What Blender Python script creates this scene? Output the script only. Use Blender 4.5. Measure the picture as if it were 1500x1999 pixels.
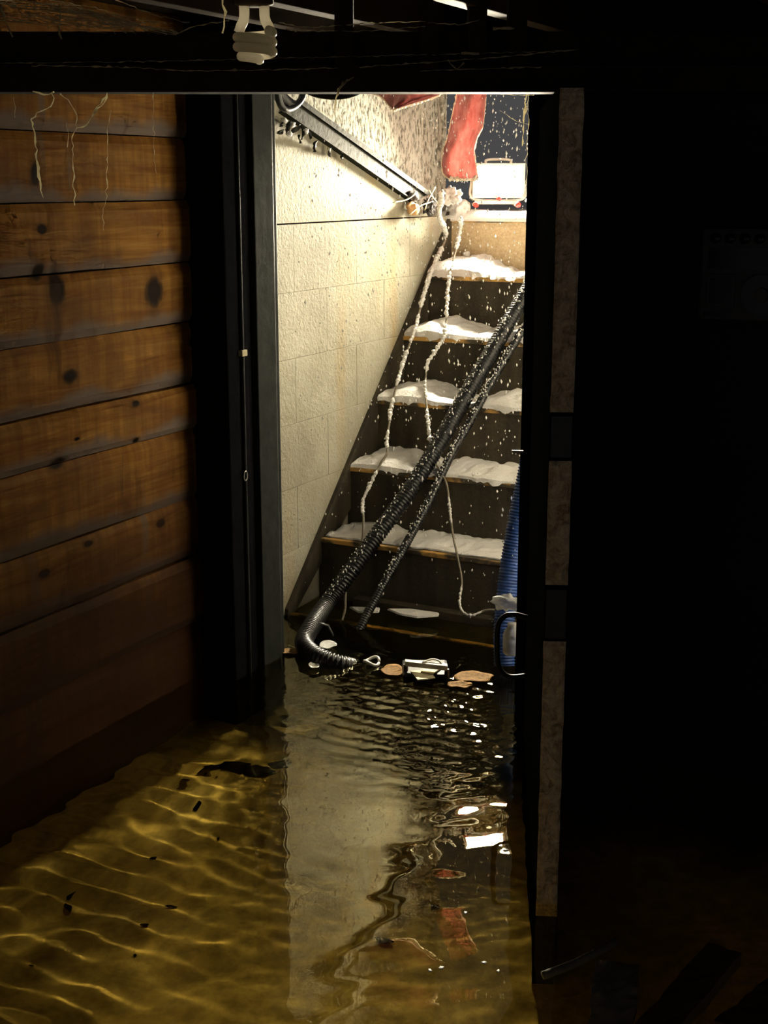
import bpy, bmesh, math, random
import numpy as np
from mathutils import Vector, noise as mnoise

for o in list(bpy.data.objects):
    bpy.data.objects.remove(o)
scene = bpy.context.scene
C = scene.collection
random.seed(7)
rng = np.random.default_rng(7)

# ------------------------------------------------------------------ units
# lengths below are in units of the eye height above the water (S metres);
# frame 's' = (u across the stairs, v along the stairs, z above the water),
# frame 'w' = (X right, Y forward, z above the water) with the camera at (0, 0, 1)
S = 1.33
WATER_IOR = 1.62               # set above clean water to strengthen the reflections
ZW = 0.46                      # depth of the flood water in metres
A = math.radians(27.175)       # the stairs run off to the right of the view axis
FPX = 2650.0
PITCH = math.atan(645 / FPX)
CP, SP = math.cos(PITCH), math.sin(PITCH)

# ------------------------------------------------------------------ camera
cam_d = bpy.data.cameras.new('camera')
cam = bpy.data.objects.new('camera', cam_d)
C.objects.link(cam)
cam.location = (0, 0, S + ZW)
cam.rotation_euler = (math.pi / 2 - PITCH, 0, 0)
cam_d.sensor_fit = 'HORIZONTAL'
cam_d.sensor_width = 36.0
cam_d.lens = 36.0 * FPX / 1500.0
cam_d.clip_start = 0.05
scene.camera = cam

# ------------------------------------------------------------------ world, light, exposure
LAMP_POWER = 56.0
LAMP_SPREAD = 122
WORLD = (1.0, 0.97, 0.97, 0.032)
scene.view_settings.view_transform = 'Standard'
scene.view_settings.look = 'None'
scene.view_settings.gamma = 1.0
scene.view_settings.use_curve_mapping = False
scene.view_settings.exposure = 1.1
w = bpy.data.worlds.new('night')
scene.world = w
w.use_nodes = True
bg = w.node_tree.nodes['Background']
bg.inputs[0].default_value = (*WORLD[:3], 1)
bg.inputs[1].default_value = WORLD[3]

cy = scene.cycles
cy.use_denoising = True
cy.max_bounces = 8
cy.diffuse_bounces = 5
cy.glossy_bounces = 4
cy.transmission_bounces = 6
cy.use_adaptive_sampling = True
cy.adaptive_threshold = 0.07
cy.adaptive_min_samples = 14
cy.use_light_tree = False
cy.sample_clamp_indirect = 6.0
cy.blur_glossy = 0.4

# ------------------------------------------------------------------ frame helpers
CA, SA = math.cos(A), math.sin(A)
def s2w(p):
    p = np.asarray(p, float)
    return np.stack([p[..., 0] * CA + p[..., 1] * SA, -p[..., 0] * SA + p[..., 1] * CA, p[..., 2]], -1)
def w2s(p):
    p = np.asarray(p, float)
    return np.stack([p[..., 0] * CA - p[..., 1] * SA, p[..., 0] * SA + p[..., 1] * CA, p[..., 2]], -1)
def ray(px, py):
    a, b = (px - 750) / FPX, (1000 - py) / FPX
    return np.array([a, CP + SP * b, -SP + CP * b])
EYE = np.array([0, 0, 1.0])
def at(px, py, Y):                      # a point at forward distance Y, frame w
    r = ray(px, py); return EYE + r * (Y / r[1])
def ats(px, py, Y): return w2s(at(px, py, Y))
def onz(px, py, z):                     # on a horizontal plane, frame w
    r = ray(px, py); return EYE + r * ((z - 1) / r[2])
def onu(px, py, u):                     # on a wall along the stairs, frame s
    r = w2s(ray(px, py)); e = w2s(EYE); return e + r * ((u - e[0]) / r[0])
def onv(px, py, v):
    r = w2s(ray(px, py)); e = w2s(EYE); return e + r * ((v - e[1]) / r[1])
V0 = 2.646                              # nosing of the step that is awash
def onnos(px, py, off=0.0):             # on the slope through the step nosings, frame s
    r = w2s(ray(px, py)); e = w2s(EYE)
    k = (off + e[1] - V0 - e[2]) / (r[2] - r[1]); return e + r * k
def onfloor(px, py, zf):                # through the water surface to the floor, frame w
    p = onz(px, py, 0.0); r = ray(px, py); r = r / np.linalg.norm(r)
    n = 1 / WATER_IOR; h = r.copy(); h[2] = 0; st = np.linalg.norm(h) * n
    hd = h / np.linalg.norm(h); ct = math.sqrt(1 - st * st)
    return p + np.array([hd[0] * st / ct, hd[1] * st / ct, -1]) * (-zf)

# ------------------------------------------------------------------ mesh helpers
ORG = {}
def tag(o, label=None, cat=None, group=None, kind=None):
    if label: o['label'] = label
    if cat: o['category'] = cat
    if group: o['group'] = group
    if kind: o['kind'] = kind
    return o
def world_loc(frame, org):
    p = s2w(org) if frame == 's' else np.asarray(org, float)
    return (p[0] * S, p[1] * S, p[2] * S + ZW)
def place(o, frame, org, parent):
    if parent is None:
        o.location = world_loc(frame, org)
        o.rotation_euler = (0, 0, -A if frame == 's' else 0)
        ORG[o.name] = (frame, np.asarray(org, float))
    else:
        pf, po = ORG[parent.name]
        o.parent = parent
        o.location = tuple((np.asarray(org, float) - po) * S)
        ORG[o.name] = (pf, np.asarray(org, float))
def empty(name, org, frame='s', **k):
    o = bpy.data.objects.new(name, None); C.objects.link(o)
    o.empty_display_size = 0.05
    place(o, frame, org, None)
    return tag(o, **k)
def mk(name, vf, mat, parent=None, frame='s', smooth=False, origin=None, label=None, cat=None, group=None, kind=None):
    verts, faces = vf
    v = np.asarray(verts, float).reshape(-1, 3)
    if parent is not None:
        pf = ORG[parent.name][0]
        if pf != frame:
            v = s2w(v) if frame == 's' else w2s(v)
            frame = pf
    if origin is None:
        lo, hi = v.min(0), v.max(0)
        origin = np.array([(lo[0] + hi[0]) / 2, (lo[1] + hi[1]) / 2, lo[2]])
    me = bpy.data.meshes.new(name)
    me.from_pydata(((v - origin) * S).tolist(), [], [list(map(int, f)) for f in faces])
    me.validate()
    me.materials.append(MAT[mat] if isinstance(mat, str) else mat)
    if smooth:
        me.polygons.foreach_set('use_smooth', [True] * len(me.polygons))
    o = bpy.data.objects.new(name, me); C.objects.link(o)
    place(o, frame, origin, parent)
    bm = bmesh.new(); bm.from_mesh(me); bmesh.ops.recalc_face_normals(bm, faces=bm.faces); bm.to_mesh(me); bm.free()
    return tag(o, label, cat, group, kind)
def join(*parts):
    V, F, n = [], [], 0
    for v, f in parts:
        v = np.asarray(v, float).reshape(-1, 3)
        V.append(v); F += [[i + n for i in q] for q in f]; n += len(v)
    return np.concatenate(V), F
def box(x0, x1, y0, y1, z0, z1, b=0.0):
    bm = bmesh.new()
    vs = [bm.verts.new(p) for p in ((x0, y0, z0), (x1, y0, z0), (x1, y1, z0), (x0, y1, z0), (x0, y0, z1), (x1, y0, z1), (x1, y1, z1), (x0, y1, z1))]
    for f in ((0, 3, 2, 1), (4, 5, 6, 7), (0, 1, 5, 4), (1, 2, 6, 5), (2, 3, 7, 6), (3, 0, 4, 7)):
        bm.faces.new([vs[i] for i in f])
    if b > 0:
        bmesh.ops.bevel(bm, geom=bm.edges[:], offset=b, segments=2, profile=0.6, affect='EDGES')
    bm.verts.index_update()
    out = ([tuple(v.co) for v in bm.verts], [[v.index for v in f.verts] for f in bm.faces]); bm.free()
    return out
def hexa(p):                            # eight corners, bottom four then top four
    return p, [(0, 3, 2, 1), (4, 5, 6, 7), (0, 1, 5, 4), (1, 2, 6, 5), (2, 3, 7, 6), (3, 0, 4, 7)]
def obox(c, ax, ay, az, hx, hy, hz, b=0.0):
    v, f = box(-hx, hx, -hy, hy, -hz, hz, b)
    M = np.stack([ax, ay, az]); return np.asarray(v) @ M + np.asarray(c), f
def prism(poly, axis, a0, a1):          # polygon in the two other axes pushed along one axis
    n = len(poly); V = []
    for a in (a0, a1):
        for p in poly:
            q = list(p); q.insert(axis, a); V.append(q)
    F = [list(range(n))[::-1], list(range(n, 2 * n))] + [[i, (i + 1) % n, n + (i + 1) % n, n + i] for i in range(n)]
    return V, F
def smoothpath(P, n=12):
    P = [np.asarray(p, float) for p in P]
    P = [2 * P[0] - P[1]] + P + [2 * P[-1] - P[-2]]; out = []
    for i in range(1, len(P) - 2):
        for k in range(n):
            t = k / n; a, b, c, d = P[i - 1:i + 3]
            out.append(0.5 * (2 * b + (c - a) * t + (2 * a - 5 * b + 4 * c - d) * t * t + (3 * b - a - 3 * c + d) * t ** 3))
    out.append(P[-2]); return np.array(out)
def resample(P, step):
    P = np.asarray(P, float); d = np.r_[0, np.cumsum(np.linalg.norm(np.diff(P, axis=0), axis=1))]
    n = max(2, int(d[-1] / step) + 1); t = np.linspace(0, d[-1], n)
    return np.stack([np.interp(t, d, P[:, i]) for i in range(3)], -1)
def tube(P, r, seg=10, cap=True, rough=None):
    P = np.asarray(P, float); n = len(P)
    R = np.full(n, r) if np.isscalar(r) else np.asarray(r, float)
    T = np.gradient(P, axis=0); T /= np.linalg.norm(T, axis=1)[:, None] + 1e-12
    up = np.array([0, 0, 1.0]) if abs(T[0][2]) < 0.9 else np.array([1.0, 0, 0])
    N = np.cross(T[0], up); N /= np.linalg.norm(N); V = []
    for i in range(n):
        N = N - T[i] * np.dot(N, T[i]); N /= np.linalg.norm(N) + 1e-12
        B = np.cross(T[i], N)
        for k in range(seg):
            a = 2 * math.pi * k / seg
            rr = R[i] * (1 if rough is None else 1 + rough * (rng.random() - 0.5))
            V.append(P[i] + (N * math.cos(a) + B * math.sin(a)) * rr)
    F = [[i * seg + k, i * seg + (k + 1) % seg, (i + 1) * seg + (k + 1) % seg, (i + 1) * seg + k] for i in range(n - 1) for k in range(seg)]
    if cap:
        F += [list(range(seg))[::-1], list(range((n - 1) * seg, n * seg))]
    return np.array(V), F
def grid(nu, nv, fn):
    V = [fn(i / (nu - 1), j / (nv - 1)) for i in range(nu) for j in range(nv)]
    F = [[i * nv + j, (i + 1) * nv + j, (i + 1) * nv + j + 1, i * nv + j + 1] for i in range(nu - 1) for j in range(nv - 1)]
    return np.array(V), F
def solid_grid(nu, nv, top, bot):       # two height surfaces closed along the rim
    a, fa = grid(nu, nv, top); b, fb = grid(nu, nv, bot); n = nu * nv
    F = [f for f in fa] + [[i + n for i in f[::-1]] for f in fb]
    rim = [i * nv for i in range(nu)] + [(nu - 1) * nv + j for j in range(1, nv)] + [i * nv + nv - 1 for i in range(nu - 2, -1, -1)] + [j for j in range(nv - 2, 0, -1)]
    m = len(rim)
    F += [[rim[i], rim[(i + 1) % m], rim[(i + 1) % m] + n, rim[i] + n] for i in range(m)]
    return np.concatenate([a, b]), F
def blob(c, r, seed=0, amp=0.3, sub=2, freq=1.6):
    bm = bmesh.new(); bmesh.ops.create_icosphere(bm, subdivisions=sub, radius=1.0)
    V = []
    for v in bm.verts:
        n = mnoise.noise(v.co * freq + Vector((seed * 3.1, seed * 1.7, seed * 0.9)))
        V.append(np.array(v.co) * (1 + amp * n) * np.asarray(r, float) + np.asarray(c, float))
    bm.verts.index_update(); F = [[v.index for v in f.verts] for f in bm.faces]; bm.free()
    return np.array(V), F
def nz(x, y=0.0, z=0.0): return mnoise.noise(Vector((x, y, z)))

# ------------------------------------------------------------------ materials
MAT = {}
class NT:
    def __init__(s, name):
        m = bpy.data.materials.new(name); m.use_nodes = True
        s.m = m; s.t = m.node_tree; s.b = s.t.nodes['Principled BSDF']; s.out = s.t.nodes['Material Output']; MAT[name] = m
    def n(s, typ, ins=None, **props):
        nd = s.t.nodes.new(typ)
        for k, v in props.items(): setattr(nd, k, v)
        for k, v in (ins or {}).items():
            if isinstance(v, bpy.types.NodeSocket): s.t.links.new(v, nd.inputs[k])
            else: nd.inputs[k].default_value = v
        return nd
    def set(s, **k):
        for key, v in k.items():
            i = s.b.inputs[key.replace('_', ' ')]
            if isinstance(v, bpy.types.NodeSocket): s.t.links.new(v, i)
            else: i.default_value = (*v, 1) if isinstance(v, tuple) and len(v) == 3 else v
    def ramp(s, fac, stops, interp='LINEAR'):
        r = s.n('ShaderNodeValToRGB', {0: fac}); r.color_ramp.interpolation = interp
        el = r.color_ramp.elements
        while len(el) < len(stops): el.new(0.5)
        for e, (p, c) in zip(el, stops):
            e.position = p; e.color = (*c, 1) if isinstance(c, tuple) else (c, c, c, 1)
        return r.outputs[0]
    def noise(s, vec, scale, detail=4, rough=0.55, dist=0.0):
        return s.n('ShaderNodeTexNoise', {'Vector': vec, 'Scale': scale, 'Detail': detail, 'Roughness': rough, 'Distortion': dist}).outputs[0]
    def mapping(s, vec, scale=(1, 1, 1), loc=(0, 0, 0)):
        return s.n('ShaderNodeMapping', {'Vector': vec, 'Scale': scale, 'Location': loc}).outputs[0]
    def mix(s, f, a, b, mode='MIX'):
        nd = s.n('ShaderNodeMix', data_type='RGBA', blend_type=mode)
        for i, v in ((0, f), (6, a), (7, b)):
            if isinstance(v, bpy.types.NodeSocket): s.t.links.new(v, nd.inputs[i])
            else: nd.inputs[i].default_value = (*v, 1) if isinstance(v, tuple) and len(v) == 3 else v
        return nd.outputs[2]
    def math(s, op, a, b=0.0, c=0.0, clamp=False):
        return s.n('ShaderNodeMath', {0: a, 1: b, 2: c}, operation=op, use_clamp=clamp).outputs[0]
    def bump(s, h, strength=0.4, dist=0.01):
        s.set(Normal=s.n('ShaderNodeBump', {'Height': h, 'Strength': strength, 'Distance': dist}).outputs[0])
    def obj(s): return s.n('ShaderNodeTexCoord').outputs['Object']
    def pos(s): return s.n('ShaderNodeNewGeometry').outputs['Position']

def plain(name, col, rough=0.6, metal=0.0, var=0.25, scale=30, bump=0.0, trans=0.0, **kw):
    t = NT(name); f = t.noise(t.pos(), scale, 5, 0.6)
    dark = tuple(c * (1 - var) for c in col); lite = tuple(min(1, c * (1 + var)) for c in col)
    t.set(Base_Color=t.ramp(f, [(0.3, dark), (0.7, lite)]), Roughness=rough, Metallic=metal, **kw)
    if bump: t.bump(f, bump, 0.006)
    if trans:
        tr = t.n('ShaderNodeBsdfTranslucent', {'Color': t.b.inputs['Base Color'].links[0].from_socket})
        mx = t.n('ShaderNodeMixShader', {0: trans, 1: t.b.outputs[0], 2: tr.outputs[0]})
        t.t.links.new(mx.outputs[0], t.out.inputs[0])
    return t

plain('black_paint', (0.010, 0.010, 0.012), 0.9, bump=0.2, Specular_IOR_Level=0.0)
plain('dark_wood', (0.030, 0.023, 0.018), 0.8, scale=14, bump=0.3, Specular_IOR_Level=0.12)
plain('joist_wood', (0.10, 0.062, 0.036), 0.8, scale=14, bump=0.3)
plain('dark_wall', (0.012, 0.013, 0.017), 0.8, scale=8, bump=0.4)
plain('rail_steel', (0.020, 0.020, 0.014), 0.65, 0.0, 0.45, 40, 0.3, Specular_IOR_Level=0.04)
plain('snow', (0.70, 0.68, 0.66), 0.85, 0, 0.04, 160, 0.5)
t = NT('ochre_edge')
t.set(Base_Color=t.ramp(t.noise(t.pos(), 9, 4, 0.6), [(0.44, (0.06, 0.047, 0.03)), (0.56, (0.55, 0.31, 0.08))]), Roughness=0.7)
plain('black_rubber', (0.012, 0.012, 0.013), 0.38, 0, 0.3, 80, 0.1)
plain('blue_hose', (0.03, 0.09, 0.34), 0.45, 0, 0.3, 60, 0.1)
plain('rope', (0.20, 0.17, 0.13), 0.8, 0, 0.3, 200, 0.3)
plain('grey_paint', (0.030, 0.033, 0.032), 0.6, 0, 0.3, 20, 0.2, Specular_IOR_Level=0.08)
plain('lamp_yellow', (0.75, 0.62, 0.22), 0.45, 0, 0.1)
plain('lamp_white', (0.72, 0.70, 0.64), 0.45, 0, 0.1)
plain('red_plastic', (0.75, 0.03, 0.02), 0.4, 0, 0.1)
plain('white_plastic', (0.78, 0.76, 0.70), 0.35, 0, 0.08)
plain('cream_card', (0.62, 0.55, 0.36), 0.7, 0, 0.2)
plain('orange_stone', (0.50, 0.28, 0.12), 0.85, 0, 0.3, 60, 0.5)
plain('dark_soil', (0.035, 0.030, 0.030), 0.9, 0, 0.5, 90, 0.6)
plain('grey_stone', (0.34, 0.32, 0.30), 0.85, 0, 0.2, 60, 0.4)
plain('dead_leaf', (0.018, 0.017, 0.013), 0.6, 0, 0.5, 90, 0.2, Specular_IOR_Level=0.2)
plain('tan_leaf', (0.20, 0.105, 0.025), 0.75, 0, 0.5, 90, 0.2, Specular_IOR_Level=0.15)
plain('metal', (0.45, 0.44, 0.42), 0.3, 1.0, 0.2)
plain('radio_grey', (0.055, 0.055, 0.06), 0.5, 0, 0.2)
plain('radio_dark', (0.012, 0.012, 0.016), 0.25, 0, 0.2)
plain('wet_wood', (0.10, 0.062, 0.035), 0.5, 0, 0.45, 25, 0.4)
plain('pale_board', (0.16, 0.14, 0.10), 0.7, 0, 0.4, 18, 0.4)
plain('web_dust', (0.85, 0.76, 0.58), 0.9, 0, 0.25, 120, trans=0.6)
plain('bulb_glass', (0.80, 0.76, 0.66), 0.2, 0, 0.04, trans=0.8)
plain('batt_fluff', (0.72, 0.62, 0.48), 0.95, 0, 0.2, 220, 0.8)
plain('mud', (0.06, 0.046, 0.02), 0.7, 0, 0.5, 60, 0.4)

t = NT('concrete')                        # pale parged block with pits and ochre runs
p = t.pos(); big = t.noise(p, 2.6, 6, 0.6); fine = t.noise(p, 75, 4, 0.7)
vor = t.n('ShaderNodeTexVoronoi', {'Vector': p, 'Scale': 55.0}).outputs[0]
pit = t.ramp(t.math('ADD', vor, t.math('MULTIPLY', t.noise(p, 5, 3), 0.75)), [(0.37, 1.0), (0.46, 0.0)])
col = t.ramp(big, [(0.3, (0.21, 0.19, 0.14)), (0.5, (0.29, 0.27, 0.205)), (0.7, (0.36, 0.34, 0.27))])
run = t.ramp(t.noise(t.mapping(p, (6, 6, 0.9)), 1.0, 4), [(0.56, 0.0), (0.72, 1.0)])
col = t.mix(t.math('MULTIPLY', run, 0.5), col, (0.30, 0.20, 0.07))
col = t.mix(t.math('MULTIPLY', pit, 0.75), col, (0.055, 0.05, 0.04))
t.set(Base_Color=col, Roughness=0.7, Specular_IOR_Level=0.12)
t.bump(t.math('SUBTRACT', t.math('MULTIPLY', fine, 0.9), t.math('MULTIPLY', pit, 0.8)), 0.55, 0.006)

t = NT('bounce_white')                       # unseen wall made white to bounce lamp light onto the planks
p = t.pos(); t.set(Base_Color=t.ramp(t.noise(p, 6, 5), [(0.35, (0.66, 0.63, 0.56)), (0.6, (0.82, 0.80, 0.74))]), Roughness=0.8)

t = NT('step_concrete')
p = t.pos(); st = t.noise(t.mapping(p, (14, 14, 1.4)), 1.0, 5); gr = t.noise(p, 90, 4, 0.7)
t.set(Base_Color=t.ramp(t.math('ADD', t.math('MULTIPLY', st, 0.7), t.math('MULTIPLY', gr, 0.3)), [(0.35, (0.026, 0.021, 0.015)), (0.65, (0.075, 0.060, 0.039))]), Roughness=0.7, Specular_IOR_Level=0.2)
t.bump(gr, 0.4, 0.004)

t = NT('lit_concrete')                    # rust-stained top riser, lightened in colour for lamp glow off the snow
p = t.pos(); a1 = t.noise(t.mapping(p, (9, 9, 2.0)), 1.0, 5); gr = t.noise(p, 110, 4, 0.7)
t.set(Base_Color=t.mix(t.ramp(a1, [(0.5, 0.0), (0.68, 0.8)]), t.ramp(gr, [(0.35, (0.26, 0.19, 0.10)), (0.65, (0.42, 0.33, 0.20))]), (0.42, 0.18, 0.05)), Roughness=0.8)
t.bump(gr, 0.4, 0.004)

t = NT('frosted_leaf')                    # rime on the open hatch door
p = t.pos(); v1 = t.noise(t.mapping(p, (70, 70, 38)), 1.0, 4, 0.65)
t.set(Base_Color=t.ramp(v1, [(0.38, (0.085, 0.080, 0.066)), (0.54, (0.37, 0.355, 0.31))]), Roughness=0.9, Specular_IOR_Level=0.0)
t.bump(v1, 0.8, 0.006)

t = NT('silt_floor')
p = t.pos(); a1 = t.noise(p, 3.2, 6, 0.6, 0.6); b1 = t.noise(p, 26, 5, 0.65)
c1 = t.ramp(a1, [(0.3, (0.42, 0.29, 0.075)), (0.5, (0.62, 0.45, 0.13)), (0.7, (0.74, 0.57, 0.21))])
t.set(Base_Color=t.mix(t.ramp(b1, [(0.35, 0.55), (0.6, 0.0)]), c1, (0.14, 0.10, 0.03)), Roughness=0.85)
FLOOR_MAT = t.m
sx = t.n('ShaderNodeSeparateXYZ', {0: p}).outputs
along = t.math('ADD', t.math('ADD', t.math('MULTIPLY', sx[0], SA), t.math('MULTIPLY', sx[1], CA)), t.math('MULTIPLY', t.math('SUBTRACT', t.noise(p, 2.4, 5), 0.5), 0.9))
foot_dark = t.n('ShaderNodeMapRange', {0: along, 1: 2.02 * S, 2: 2.22 * S, 3: 0.0, 4: 0.93}).outputs[0]      # floor colour darkened towards the foot of the stairs
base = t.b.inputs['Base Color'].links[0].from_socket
t.set(Base_Color=t.mix(foot_dark, base, (0.012, 0.010, 0.006)))

t = NT('water')
rf = t.n('ShaderNodeBsdfGlass', {'Color': (0.99, 0.93, 0.62, 1), 'Roughness': 0.0, 'IOR': WATER_IOR})
t.t.links.new(rf.outputs[0], t.out.inputs[0])

t = NT('clear_plastic'); t.set(Base_Color=(0.9, 0.9, 0.88), Roughness=0.12, Transmission_Weight=0.55, IOR=1.3)

t = NT('foil')                            # wrinkled foil tape gone brown
p = t.obj(); f1 = t.noise(p, 38, 5, 0.65, 1.2); f2 = t.noise(p, 140, 3, 0.6, 0.6)
t.set(Base_Color=t.ramp(f1, [(0.32, (0.30, 0.22, 0.13)), (0.5, (0.70, 0.57, 0.40)), (0.68, (0.92, 0.80, 0.60))]), Metallic=0.15, Roughness=0.45)
t.bump(t.math('ADD', f1, t.math('MULTIPLY', f2, 0.4)), 0.9, 0.012)

t = NT('red_batt')                        # thin red fibre batt, lets the lamp shine through
p = t.obj(); f1 = t.noise(t.mapping(p, (60, 60, 22)), 1.0, 5, 0.6)
colr = t.ramp(f1, [(0.3, (0.20, 0.070, 0.062)), (0.7, (0.34, 0.19, 0.175))])
t.set(Base_Color=colr, Roughness=0.9)
tr = t.n('ShaderNodeBsdfTranslucent', {'Color': colr})
mx = t.n('ShaderNodeMixShader', {0: 0.5, 1: t.b.outputs[0], 2: tr.outputs[0]})
t.t.links.new(mx.outputs[0], t.out.inputs[0]); t.bump(f1, 0.6, 0.01)

t = NT('diffuser'); t.set(Base_Color=(0.9, 0.9, 0.85), Roughness=0.4, Emission_Color=(1.0, 0.93, 0.78), Emission_Strength=30.0)

# ------------------------------------------------------------------ positions of the shell
UW, UB, UJ, UR = -1.617, -1.555, -1.474, -0.70     # stair wall, board wall, jamb, far stair wall
VJ0, VJ1 = 2.205, 2.395
ZF, ZC = -ZW / S, 1.30
NK = 7
def nose(k): return V0 + 0.15 * k
def ztop(v): return 1.177 - 0.352 * (v - 2.666)

# ------------------------------------------------------------------ floor, ceiling, walls
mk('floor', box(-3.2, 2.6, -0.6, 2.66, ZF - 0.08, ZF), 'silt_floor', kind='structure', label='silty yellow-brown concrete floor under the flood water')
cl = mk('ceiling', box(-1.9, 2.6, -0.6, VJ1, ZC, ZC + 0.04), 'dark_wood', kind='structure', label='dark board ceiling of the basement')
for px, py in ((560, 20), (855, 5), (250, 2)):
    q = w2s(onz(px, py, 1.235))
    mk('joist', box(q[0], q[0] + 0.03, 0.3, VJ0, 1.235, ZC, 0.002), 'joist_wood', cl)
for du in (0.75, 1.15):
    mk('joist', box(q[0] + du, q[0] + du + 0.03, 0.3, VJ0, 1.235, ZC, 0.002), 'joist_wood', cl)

# board wall on the left
wl = empty('wall_left', (UB, 1.0, ZF), kind='structure', label='wall of horizontal knotty pine planks, mildewed along the joints')
edges = [1.30] + [float(onu(0, y, UB)[2]) for y in (112, 252, 399, 545, 686, 832, 938, 1105, 1243, 1400)] + [ZF]
mats_wood = None
def wood_material():
    t = NT('knotty_pine')
    oc = t.obj(); wc = t.n('ShaderNodeTexCoord', object=wl).outputs['Object']
    rnd = t.n('ShaderNodeObjectInfo').outputs['Random']
    off = t.n('ShaderNodeCombineXYZ', {0: t.math('MULTIPLY', rnd, 7.0), 1: t.math('MULTIPLY', rnd, 31.0), 2: t.math('MULTIPLY', rnd, 13.0)}).outputs[0]
    vv = t.n('ShaderNodeVectorMath', {0: oc, 1: off}, operation='ADD').outputs[0]
    knots = [(140, 735, .012, .020), (115, 905, .011, .016), (262, 788, .007, .010), (80, 448, .008, .013), (265, 860, .005, .008), (175, 1062, .008, .009),
             (315, 1022, .009, .013), (380, 668, .010, .014), (75, 530, .008, .022), (110, 565, .013, .040), (300, 570, .016, .042), (72, 340, .007, .03), (147, 857, .004, .004), (90, 1120, .009, .012)]
    kf, ring = None, None
    for px, py, a, b in knots:
        q = onu(px, py, UB); loc = (np.array(q) - ORG[wl.name][1]) * S
        d = t.n('ShaderNodeVectorMath', {0: wc, 1: tuple(loc)}, operation='SUBTRACT').outputs[0]
        d = t.n('ShaderNodeVectorMath', {0: d, 1: (0, 1 / (a * S * 1.6), 1 / (b * S * 0.62))}, operation='MULTIPLY').outputs[0]
        L = t.n('ShaderNodeVectorMath', {0: d}, operation='LENGTH').outputs[1]
        kf = L if kf is None else t.math('SMOOTH_MIN', kf, L, 0.6)
    kf = t.math('ADD', kf, t.math('MULTIPLY', t.math('SUBTRACT', t.noise(t.mapping(wc, (1, 30, 16)), 1.0, 4), 0.5), 0.9))
    warp = t.math('DIVIDE', 0.018, t.math('ADD', kf, 0.5))
    sep = t.n('ShaderNodeSeparateXYZ', {0: vv}).outputs
    zz = t.math('ADD', sep[2], t.math('MULTIPLY', warp, 1.0))
    gv = t.n('ShaderNodeCombineXYZ', {0: sep[0], 1: t.math('MULTIPLY', sep[1], 1.3), 2: t.math('MULTIPLY', zz, 26.0)}).outputs[0]
    grain = t.noise(gv, 2.2, 6, 0.6, 0.7)
    blotch = t.noise(t.mapping(vv, (1, 5, 9)), 1.0, 5, 0.6, 0.4)
    c = t.ramp(grain, [(0.28, (0.27, 0.105, 0.018)), (0.5, (0.46, 0.210, 0.042)), (0.72, (0.62, 0.33, 0.085))])
    c = t.mix(t.ramp(blotch, [(0.35, 0.65), (0.6, 0.0)]), c, (0.17, 0.066, 0.016))
    saw = t.noise(t.mapping(vv, (1, 42, 2.2)), 1.0, 3, 0.6)
    c = t.mix(t.ramp(saw, [(0.42, 0.38), (0.6, 0.0)]), c, (0.17, 0.065, 0.014))
    # mildew along plank edges and in runs
    oz = t.n('ShaderNodeSeparateXYZ', {0: oc}).outputs[2]
    wob = t.math('MULTIPLY', t.math('SUBTRACT', t.noise(t.mapping(wc, (1, 3.5, 1)), 1.6, 4), 0.5), 0.10)
    low = t.ramp(t.math('ADD', oz, wob), [(0.014, 1.0), (0.040, 0.0)])
    runs = t.math('MULTIPLY', t.ramp(t.noise(t.mapping(wc, (1, 12, 1.2)), 1.0, 4), [(0.57, 0.0), (0.64, 1.0)]), t.ramp(t.noise(wc, 5, 3), [(0.45, 0.0), (0.6, 1.0)]))
    mil = t.math('MAXIMUM', t.math('MULTIPLY', low, 0.95), t.math('MULTIPLY', runs, 0.6))
    c = t.mix(mil, c, (0.24, 0.19, 0.165))
    c = t.mix(t.ramp(t.math('MULTIPLY', kf, 0.4), [(0.28, 1.0), (0.40, 0.72), (0.46, 0.35), (0.80, 0.0)]), c, (0.020, 0.009, 0.005))
    smear = t.math('MULTIPLY', t.ramp(t.noise(t.mapping(wc, (1, 7, 2.2), (0, 3.3, 1.1)), 1.0, 5, 0.6, 0.8), [(0.58, 0.0), (0.68, 1.0)]), 0.75)
    c = t.mix(smear, c, (0.06, 0.024, 0.010))
    # lower planks darkened downwards, with a ragged upper limit
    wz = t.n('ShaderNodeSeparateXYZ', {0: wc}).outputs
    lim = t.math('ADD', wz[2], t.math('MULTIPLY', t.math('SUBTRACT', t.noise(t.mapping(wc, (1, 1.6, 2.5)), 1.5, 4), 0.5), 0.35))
    low_dark = t.n('ShaderNodeMapRange', {0: lim, 1: 1.16, 2: 0.76, 3: 0.0, 4: 1.0}).outputs[0]
    c = t.mix(t.math('MULTIPLY', low_dark, 0.90), c, (0.035, 0.013, 0.006))
    t.set(Base_Color=c, Roughness=t.ramp(blotch, [(0.3, 0.55), (0.7, 0.75)]), Specular_IOR_Level=0.1)
    t.bump(t.math('ADD', t.math('MULTIPLY', grain, 0.5), t.math('MULTIPLY', blotch, 0.6)), 0.5, 0.004)
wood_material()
for i in range(len(edges) - 1):
    zt, zb = edges[i], edges[i + 1]
    pr = 0.004 * math.sin(i * 2.3)
    n = 26
    def front(a, b, zt=zt, zb=zb, pr=pr, i=i):
        v = -0.6 + (VJ0 + 0.6 - 0.0) * a; z = zb + 0.0012 + (zt - zb - 0.0024) * b
        z += 0.0030 * nz(v * 3 + i, i * 5.0)
        round_ = -0.006 * max(0.0, (abs(b - 0.5) - 0.42) / 0.08) ** 2
        return (UB + pr + round_ + 0.002 * nz(v * 4, i * 3.0, b), v, z)
    mk('plank', solid_grid(n, 9, front, lambda a, b, f=front: (UB - 0.03, f(a, b)[1], f(a, b)[2])), 'knotty_pine', wl, smooth=False)
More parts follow.
